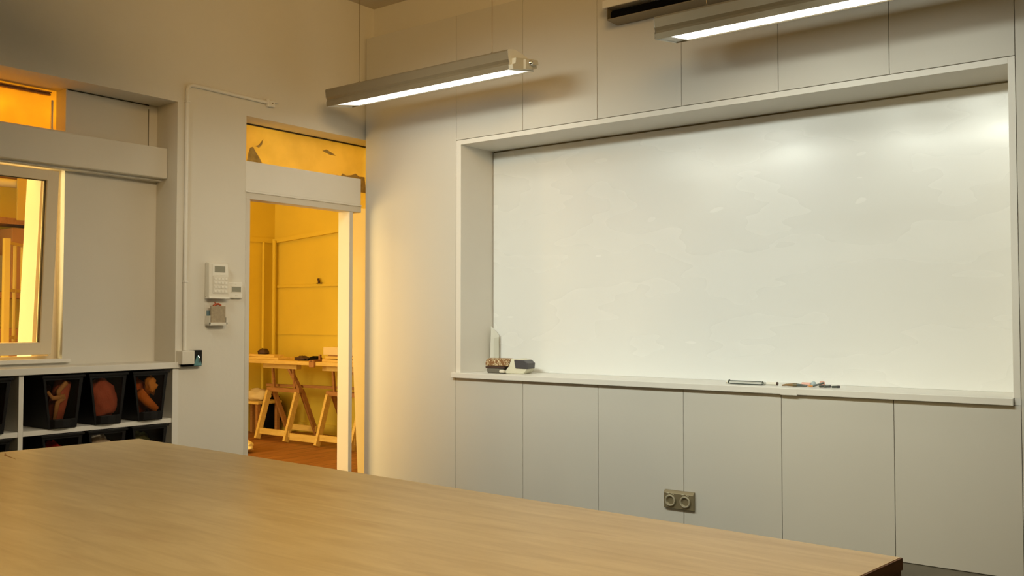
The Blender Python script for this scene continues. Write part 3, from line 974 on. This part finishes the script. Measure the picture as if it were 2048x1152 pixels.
def bin_thing(yc, z0, label):
    t = thing('storage_bin', label, 'bin', (-0.16, yc, z0), 'black storage bins in the shelving unit')
    zt = 0.286
    wb, wt = 0.076, 0.112          # half widths
    X0, X1 = -0.36, 0.008
    th = 0.004
    def sec(h):                     # half width at height h
        return wb + (wt - wb) * h / zt
    m = MB()
    # left, right, back, bottom walls (tapered)
    for s in (-1, 1):
        m.hexa([(X0, yc + s * wb, z0), (X1, yc + s * wb, z0), (X1, yc + s * (wb - th), z0), (X0, yc + s * (wb - th), z0)],
               [(X0, yc + s * wt, z0 + zt), (X1, yc + s * wt, z0 + zt), (X1, yc + s * (wt - th), z0 + zt), (X0, yc + s * (wt - th), z0 + zt)])
    m.hexa([(X0, yc - wb, z0), (X0 + th, yc - wb, z0), (X0 + th, yc + wb, z0), (X0, yc + wb, z0)],
           [(X0, yc - wt, z0 + zt), (X0 + th, yc - wt, z0 + zt), (X0 + th, yc + wt, z0 + zt), (X0, yc + wt, z0 + zt)])
    m.box(X0, X1, yc - wb, yc + wb, z0, z0 + th)
    m.build('tub', M_black, t)
    # front frame with a tall opening
    m = MB()
    def fr(h0, h1, a0, b0, a1, b1, xa=X1 - 0.006, xb=X1 + 0.002):
        m.hexa([(xa, yc + a0, z0 + h0), (xb, yc + a0, z0 + h0), (xb, yc + b0, z0 + h0), (xa, yc + b0, z0 + h0)],
               [(xa, yc + a1, z0 + h1), (xb, yc + a1, z0 + h1), (xb, yc + b1, z0 + h1), (xa, yc + b1, z0 + h1)])
    s0, s1 = sec(0.05), sec(0.262)
    fr(0.0, 0.05, -wb, wb, -s0, s0)
    fr(0.262, zt, -s1, s1, -wt, wt)
    fr(0.05, 0.262, -s0, -s0 + 0.012, -s1, -s1 + 0.012)
    fr(0.05, 0.262, s0 - 0.014, s0, s1 - 0.020, s1)
    m.build('front_frame', M_black, t)
    m = MB()
    m.hexa([(X1 - 0.003, yc - s0 + 0.011, z0 + 0.049), (X1 - 0.001, yc - s0 + 0.011, z0 + 0.049), (X1 - 0.001, yc + s0 - 0.013, z0 + 0.049), (X1 - 0.003, yc + s0 - 0.013, z0 + 0.049)],
           [(X1 - 0.003, yc - s1 + 0.011, z0 + 0.263), (X1 - 0.001, yc - s1 + 0.011, z0 + 0.263), (X1 - 0.001, yc + s1 - 0.019, z0 + 0.263), (X1 - 0.003, yc + s1 - 0.019, z0 + 0.263)])
    m.build('front_window', M_bin_glass, t)
    # bowed lip at the foot of the window
    m = MB()
    pl = [(X1 + 0.002, yc - 0.070), (X1 + 0.018, yc - 0.052), (X1 + 0.024, yc - 0.01), (X1 + 0.018, yc + 0.034), (X1 + 0.002, yc + 0.046)]
    m.prism(pl, 2, z0 + 0.006, z0 + 0.050, 0.002)
    m.build('front_lip', M_black, t)
    m = MB()
    z1 = z0 + zt
    m.box(X0 - 0.004, X1 + 0.012, yc - wt - 0.006, yc - wt + 0.003, z1 - 0.012, z1, 0.001)
    m.box(X0 - 0.004, X1 + 0.012, yc + wt - 0.003, yc + wt + 0.006, z1 - 0.012, z1, 0.001)
    m.box(X1, X1 + 0.012, yc - wt, yc + wt, z1 - 0.012, z1, 0.001)
    m.build('rim', M_black, t)
    return t


Z1, Z2 = 0.589, 0.273
bin_thing(-2.224, Z1, 'black storage bin with beige and pink cloth, upper shelf beside the white divider')
bin_thing(-1.967, Z1, 'black storage bin filled with plain rose cloth, middle of the upper shelf')
bin_thing(-1.706, Z1, 'black storage bin with orange and yellow cloth, upper shelf at the right end')
bin_thing(-2.610, Z1, 'black storage bin with dark red contents, left of the white divider, upper shelf')
bin_thing(-2.224, Z2, 'black storage bin with red cloth on the lower shelf')
bin_thing(-1.967, Z2, 'black storage bin with pale blue cloth on the lower shelf')
bin_thing(-1.706, Z2, 'black storage bin with dark green cloth, lower shelf at the right end')
bin_thing(-2.610, Z2, 'black storage bin with brown contents, left of the white divider, lower shelf')


def inside(m, yc, z0):
    for v in m.bm.verts:
        h = max(0.0, v.co.z - z0)
        w = 0.076 + 0.036 * h / 0.286 - 0.014
        v.co.y = max(yc - w, min(yc + w, v.co.y))
        v.co.x = max(-0.34, min(-0.002, v.co.x))
        v.co.z = max(z0 + 0.006, min(z0 + 0.265, v.co.z))
    return m


def heap(name, yc, z0, w, h, col, label, seed, amp=0.35, dx=0.0):
    m = MB()
    m.blob((-0.09 + dx, yc, z0 + 0.012 + h), (0.075, w, h), 4, amp, 2.2, seed, z0 + 0.008)
    inside(m, yc, z0)
    o = m.build(name, cloth(name + '_fabric', col), smooth=True)
    return tag(o, label, 'cloth', 'cloths stored in the bins')


def drape(name, pts, r, col, label, yc, z0):
    """A rolled or hanging length of cloth following a path, flattened and creased."""
    m = MB()
    m.tube(pts, r, 14)
    for v in m.bm.verts:
        v.co += Vector((0.2, 1, 0.4)) * 0.012 * noise.noise(v.co * 22)
    inside(m, yc, z0)
    o = m.build(name, cloth(name + '_fabric', col), smooth=True)
    return tag(o, label, 'cloth', 'cloths stored in the bins')


drape('rolled_cloth', [(-0.07, -2.235, Z1 + 0.030), (-0.075, -2.210, Z1 + 0.13), (-0.08, -2.175, Z1 + 0.25)], 0.043, (0.46, 0.17, 0.12), 'pink rolled cloth standing in the upper bin beside the divider', -2.224, Z1)
m = MB()
for i, (pa, pb, pc) in enumerate((((-0.018, -2.262, Z1 + 0.05), (-0.015, -2.245, Z1 + 0.14), (-0.020, -2.205, Z1 + 0.165)),
                                  ((-0.020, -2.300, Z1 + 0.20), (-0.015, -2.268, Z1 + 0.165), (-0.018, -2.210, Z1 + 0.168)),
                                  ((-0.022, -2.235, Z1 + 0.16), (-0.018, -2.240, Z1 + 0.20), (-0.022, -2.195, Z1 + 0.245)))):
    m.tube([Vector(q) + Vector((0.006, 0, 0)) for q in (pa, pb, pc)], 0.009 + 0.003 * (i == 2), 10, 0.014)
for v in m.bm.verts:
    v.co += Vector((0.0, 1, 0.6)) * 0.010 * noise.noise(v.co * 25)
inside(m, -2.224, Z1)
tag(m.build('beige_cloth', cloth('beige_fabric', (0.52, 0.40, 0.20)), smooth=True), 'beige cloth with folds in front of the pink roll', 'cloth', 'cloths stored in the bins')
heap('brown_cloth', -2.224, Z1, 0.062, 0.11, (0.22, 0.09, 0.05), 'dark brown cloth behind the beige folds in the upper bin', 8, 0.2, -0.14)
heap('rose_cloth', -1.970, Z1, 0.088, 0.120, (0.42, 0.15, 0.11), 'rose-brown cloth filling the middle upper bin', 2, 0.2, 0.02)
m = MB(); m.blob((-0.13, -1.712, Z1 + 0.125), (0.055, 0.074, 0.115), 4, 0.35, 2.4, 4, Z1 + 0.008)
inside(m, -1.706, Z1)
tag(m.build('orange_cloth', cloth('orange_fabric', (0.55, 0.17, 0.03)), smooth=True), 'orange cloth in the upper bin at the right end', 'cloth', 'cloths stored in the bins')
drape('mustard_cloth', [(-0.028, -1.765, Z1 + 0.165), (-0.026, -1.72, Z1 + 0.115), (-0.028, -1.655, Z1 + 0.055)], 0.028, (0.60, 0.24, 0.03), 'mustard cloth slanting across the orange cloth', -1.706, Z1)
m = MB(); m.blob((-0.030, -1.682, Z1 + 0.200), (0.026, 0.036, 0.052), 3, 0.5, 2.5, 6)
inside(m, -1.706, Z1)
tag(m.build('yellow_cloth', cloth('yellow_fabric', (0.72, 0.42, 0.08)), smooth=True), 'bright yellow crumpled cloth atop the orange cloth', 'cloth', 'cloths stored in the bins')
heap('dark_red_cloth', -2.61, Z1, 0.07, 0.105, (0.18, 0.035, 0.02), 'dark red cloth in the bin left of the divider', 9)
heap('red_cloth', -2.224, Z2, 0.07, 0.112, (0.40, 0.02, 0.02), 'red cloth in the lower bin beside the divider', 10)
heap('pale_blue_cloth', -1.967, Z2, 0.065, 0.122, (0.52, 0.64, 0.68), 'pale blue cloth in the lower middle bin', 11)
heap('green_cloth', -1.72, Z2, 0.06, 0.115, (0.07, 0.12, 0.05), 'dark green cloth in the lower right bin', 12)
heap('umber_cloth', -2.61, Z2, 0.07, 0.11, (0.14, 0.06, 0.03), 'brown cloth in the lower bin left of the divider', 13)

# ================================================================== AMBER ROOM
def trestle(x0, x1, y, label):
    t = thing('trestle', label, 'trestle', ((x0 + x1) / 2, y + 0.2, 0), 'wooden trestles under the plank table')
    zt, yt = 0.47, y + 0.16
    for x in (x0, x1):
        MB().bar((x, y, 0.012), (x, yt - 0.02, zt), 0.055, 0.03, (1, 0, 0)).build('leg', M_pine, t)
        MB().bar((x, y + 0.40, 0.012), (x, yt + 0.03, zt + 0.02), 0.045, 0.028, (1, 0, 0)).build('leg', M_pine2, t)
    MB().bar((x0 - 0.02, y + 0.03, 0.085), (x1 + 0.02, y + 0.03, 0.085), 0.02, 0.055).build('stretcher', M_pine, t)
    MB().bar((x0 - 0.02, y + 0.36, 0.10), (x1 + 0.02, y + 0.36, 0.10), 0.02, 0.055).build('stretcher', M_pine, t)
    MB().bar((x0 - 0.03, yt, zt + 0.015), (x1 + 0.03, yt, zt + 0.015), 0.05, 0.04).build('cross_rail', M_pine2, t)
    for x in (x0 + 0.06, x1 - 0.06):
        MB().bar((x, yt, zt + 0.03), (x + 0.01, yt - 0.03, 0.70), 0.022, 0.022, (1, 0, 0)).build('strut', M_pine2, t)
    MB().bar((x1 + 0.00, yt + 0.03, zt), (x1 - 0.12, yt - 0.02, 0.70), 0.03, 0.04, (0, 1, 0)).build('strut', M_pine2, t)
    MB().box(x0 - 0.06, x1 + 0.02, yt - 0.05, yt + 0.01, 0.695, 0.749, 0.003).build('top_beam', M_pine, t)
    return t


trestle(-2.56, -2.13, 1.02, 'wooden trestle under the plank table, left of the doorway view')
trestle(-1.66, -1.20, 1.00, 'wooden trestle under the plank table, beside the white doorway post')
tag(MB().box(-3.1, -0.95, 0.98, 1.60, 0.750, 0.785, 0.003).build('plank_tabletop', M_pine), 'pale plank tabletop resting on the two trestles', 'tabletop')
tag(MB().box(-2.09, -1.70, 1.035, 1.055, 0.030, 0.095).build('loose_board', M_pine), 'loose board standing on edge between the two trestles', 'board')
tag(MB().bar((-2.72, 1.262, 0.515), (-1.05, 1.262, 0.54), 0.03, 0.025).build('long_batten', M_pine2), 'long dark batten laid across the trestle rails', 'batten')
TT = 0.786
tag(MB().box(-3.0, -2.25, 1.02, 1.20, TT, TT + 0.022, 0.002).build('plank', M_pine), 'wide pale plank lying on the left half of the plank table', 'plank', 'planks on the trestle table')
tag(MB().box(-2.95, -2.36, 1.06, 1.18, TT + 0.023, TT + 0.045, 0.002).build('plank', M_pine), 'short plank on top of the wide plank at the left', 'plank', 'planks on the trestle table')
tag(MB().box(-1.62, -1.05, 1.02, 1.20, TT, TT + 0.024, 0.002).build('plank', M_pine), 'lowest plank of the stack beside the doorway post', 'plank', 'planks on the trestle table')
tag(MB().box(-1.60, -1.08, 1.04, 1.20, TT + 0.030, TT + 0.052, 0.002).build('plank', M_pine), 'upper plank of the stack beside the doorway post', 'plank', 'planks on the trestle table')
tag(MB().box(-1.64, -1.10, 1.05, 1.28, TT + 0.062, TT + 0.135, 0.006).build('flat_carton', mat('pale_card', (0.72, 0.60, 0.38), 0.7)), 'pale flat carton on top of the plank stack', 'carton')
tag(MB().box(-1.58, -1.12, 1.06, 1.20, TT + 0.053, TT + 0.061).build('spacer_strip', M_pine2), 'dark spacer strip under the pale carton', 'strip')
tag(MB().blob((-2.60, 1.12, TT + 0.062), (0.06, 0.05, 0.04), 3, 0.5, 2.5, 21, TT + 0.046).build('dark_rag', M_brown, smooth=True), 'dark crumpled rag on the short plank at the left', 'rag')
tag(MB().blob((-1.98, 1.10, TT + 0.014), (0.09, 0.05, 0.028), 3, 0.5, 2.6, 22, TT).build('dark_glove', M_brown, smooth=True), 'dark work glove in the middle of the plank table', 'glove')
tag(MB().blob((-1.80, 1.10, TT + 0.016), (0.08, 0.05, 0.030), 3, 0.4, 2.6, 23, TT).build('black_cloth', M_blackm, smooth=True), 'black cloth on the plank table left of the plank stack', 'rag')
m = MB(); m.box(-1.73, -1.66, 0.955, 0.978, 0.735, 0.800, 0.006); m.box(-1.715, -1.675, 0.955, 1.08, 0.7865, 0.802, 0.004); m.box(-1.705, -1.685, 1.05, 1.075, 0.80, 0.85, 0.004)
tag(m.build('clamp', M_pine2), 'brown clamp gripping the front edge of the plank table', 'clamp')
t = thing('stool', 'low pale stool behind the left trestle', 'stool', (-2.95, 1.25, 0))
MB().box(-3.15, -2.68, 1.12, 1.42, 0.325, 0.352, 0.006).build('seat', M_pine, t)
for x in (-3.12, -2.72):
    for y in (1.15, 1.39):
        MB().box(x - 0.018, x + 0.018, y - 0.018, y + 0.018, 0, 0.325).build('leg', M_pine2, t)
tag(MB().blob((-3.04, 1.57, 0.20), (0.12, 0.12, 0.20), 3, 0.25, 2, 31, 0.002).build('rubbish_sack', M_blackm, smooth=True), 'black rubbish sack on the floor behind the low stool', 'sack')
tag(MB().blob((-2.86, 1.27, 0.40), (0.13, 0.10, 0.075), 3, 0.35, 2, 32, 0.353).build('pale_bundle', mat('pale_cloth', (0.72, 0.62, 0.42), 0.9), smooth=True), 'pale cloth bundle lying on the low stool', 'bundle')
tag(MB().blob((-2.02, 0.36, 0.055), (0.22, 0.13, 0.065), 4, 0.25, 2.2, 33, 0.001).build('yellow_bag', mat('pale_yellow_sack', (0.85, 0.75, 0.40), 0.7), smooth=True), 'crumpled pale yellow bag on the wooden floor inside the doorway', 'bag')
tag(MB().tube([(-3.17, 1.55, 0.0), (-3.17, 1.55, 2.0)], 0.013, 10).build('wall_pipe', M_awall, smooth='auto'), 'vertical pipe left of the far corner of the amber room', 'pipe')
tag(MB().tube([(-3.13, 1.66, 0.0), (-3.13, 1.66, 2.02)], 0.019, 10).build('wall_pipe', M_awall, smooth='auto'), 'thicker vertical pipe in the far corner of the amber room', 'pipe')
m = MB(); m.box(-2.48, -2.40, 1.69, 1.699, 1.545, 1.555); m.tube([(-2.44, 1.69, 1.555), (-2.445, 1.685, 1.60)], 0.012, 8)
tag(m.build('wall_hook', M_brown), 'small dark hook on the middle rail of the far wall', 'hook')

# ------- seen through the niche window
M_yel = mat('yellow_metal', (0.50, 0.38, 0.09), 0.45)
t = thing('metal_grille', 'yellow metal grille of upright bars seen through the niche window', 'grille', (-2.5, -1.3, 0.0))
gp = Vector((-2.199, -1.535, 0)); gd = Vector((-0.74, 0.67, 0))
GZ = (1.041, 1.395, 1.751)
for z in GZ:
    MB().bar(gp + Vector((0, 0, z)), gp + gd * 0.87 + Vector((0, 0, z)), 0.018, 0.023).build('rail', M_yel, t)
for k in range(6):
    p = gp + gd * (0.0 + 0.168 * k)
    MB().tube([p + Vector((0, 0, 1.01)), p + Vector((0, 0, 1.74))], 0.014, 8).build('upright', M_yel, t)
p = gp - gd * 0.02
MB().box(p.x - 0.02, p.x + 0.02, p.y - 0.02, p.y + 0.02, 0.0, 1.78).build('post', M_yel, t)
p = gp + gd * 0.87
MB().box(p.x - 0.02, p.x + 0.02, p.y - 0.02, p.y + 0.02, 0.0, 1.78).build('post', M_yel, t)
M_card = mat('cardboard', (0.38, 0.20, 0.08), 0.8, var=0.1, scale=6)
t = thing('storage_rack', 'dark wooden rack of shelves behind the yellow grille', 'rack', (-3.04, -1.1, 0))
for z in (0.7, 1.35, 1.96, 2.35):
    MB().box(-3.18, -2.90, -1.9, -0.3, z, z + 0.05).build('shelf', M_pine2, t)
for x in (-3.155, -2.925):
    for y in (-1.88, -0.32):
        MB().box(x - 0.025, x + 0.025, y - 0.025, y + 0.025, 0, 2.6).build('upright', M_pine2, t)
tag(MB().box(-3.16, -2.89, -1.19, -0.55, 1.401, 1.93, 0.006).build('carton', M_card), 'large brown carton on the rack behind the yellow grille', 'carton', 'cartons on the rack')
tag(MB().box(-3.16, -2.92, -1.80, -1.22, 1.401, 1.70, 0.006).build('carton', mat('grey_card', (0.25, 0.24, 0.22), 0.8)), 'greyish carton on the rack left of the large brown carton', 'carton', 'cartons on the rack')
tag(MB().box(-3.15, -2.92, -1.5, -0.6, 0.751, 1.1, 0.006).build('carton', M_card), 'brown carton low on the rack behind the grille', 'carton', 'cartons on the rack')
tag(MB().tube([(-2.80, -1.7, 2.28), (-2.80, -1.06, 2.28)], 0.035, 12).build('pale_tube', mat('pale_grey_tube', (0.6, 0.58, 0.5), 0.4), smooth='auto'), 'pale horizontal tube across the rack seen at the top of the window', 'tube')
tag(MB().box(-2.76, -2.74, -1.22, -1.14, 1.98, 2.32, 0.003).build('hanging_strip', M_yel), 'yellow strip hanging beside the two thin pipes', 'strip')
for y, lab in ((-1.10, 'thin pipe beside the hanging yellow strip'), (-1.04, 'thin pipe right of the first thin pipe, behind the window')):
    tag(MB().tube([(-2.75, y, 1.88), (-2.75, y, 2.35)], 0.014, 8).build('thin_pipe', M_yel, smooth='auto'), lab, 'pipe', 'thin pipes behind the window')

for o in list(bpy.data.objects):
    if '_origin' in o:
        del o['_origin']
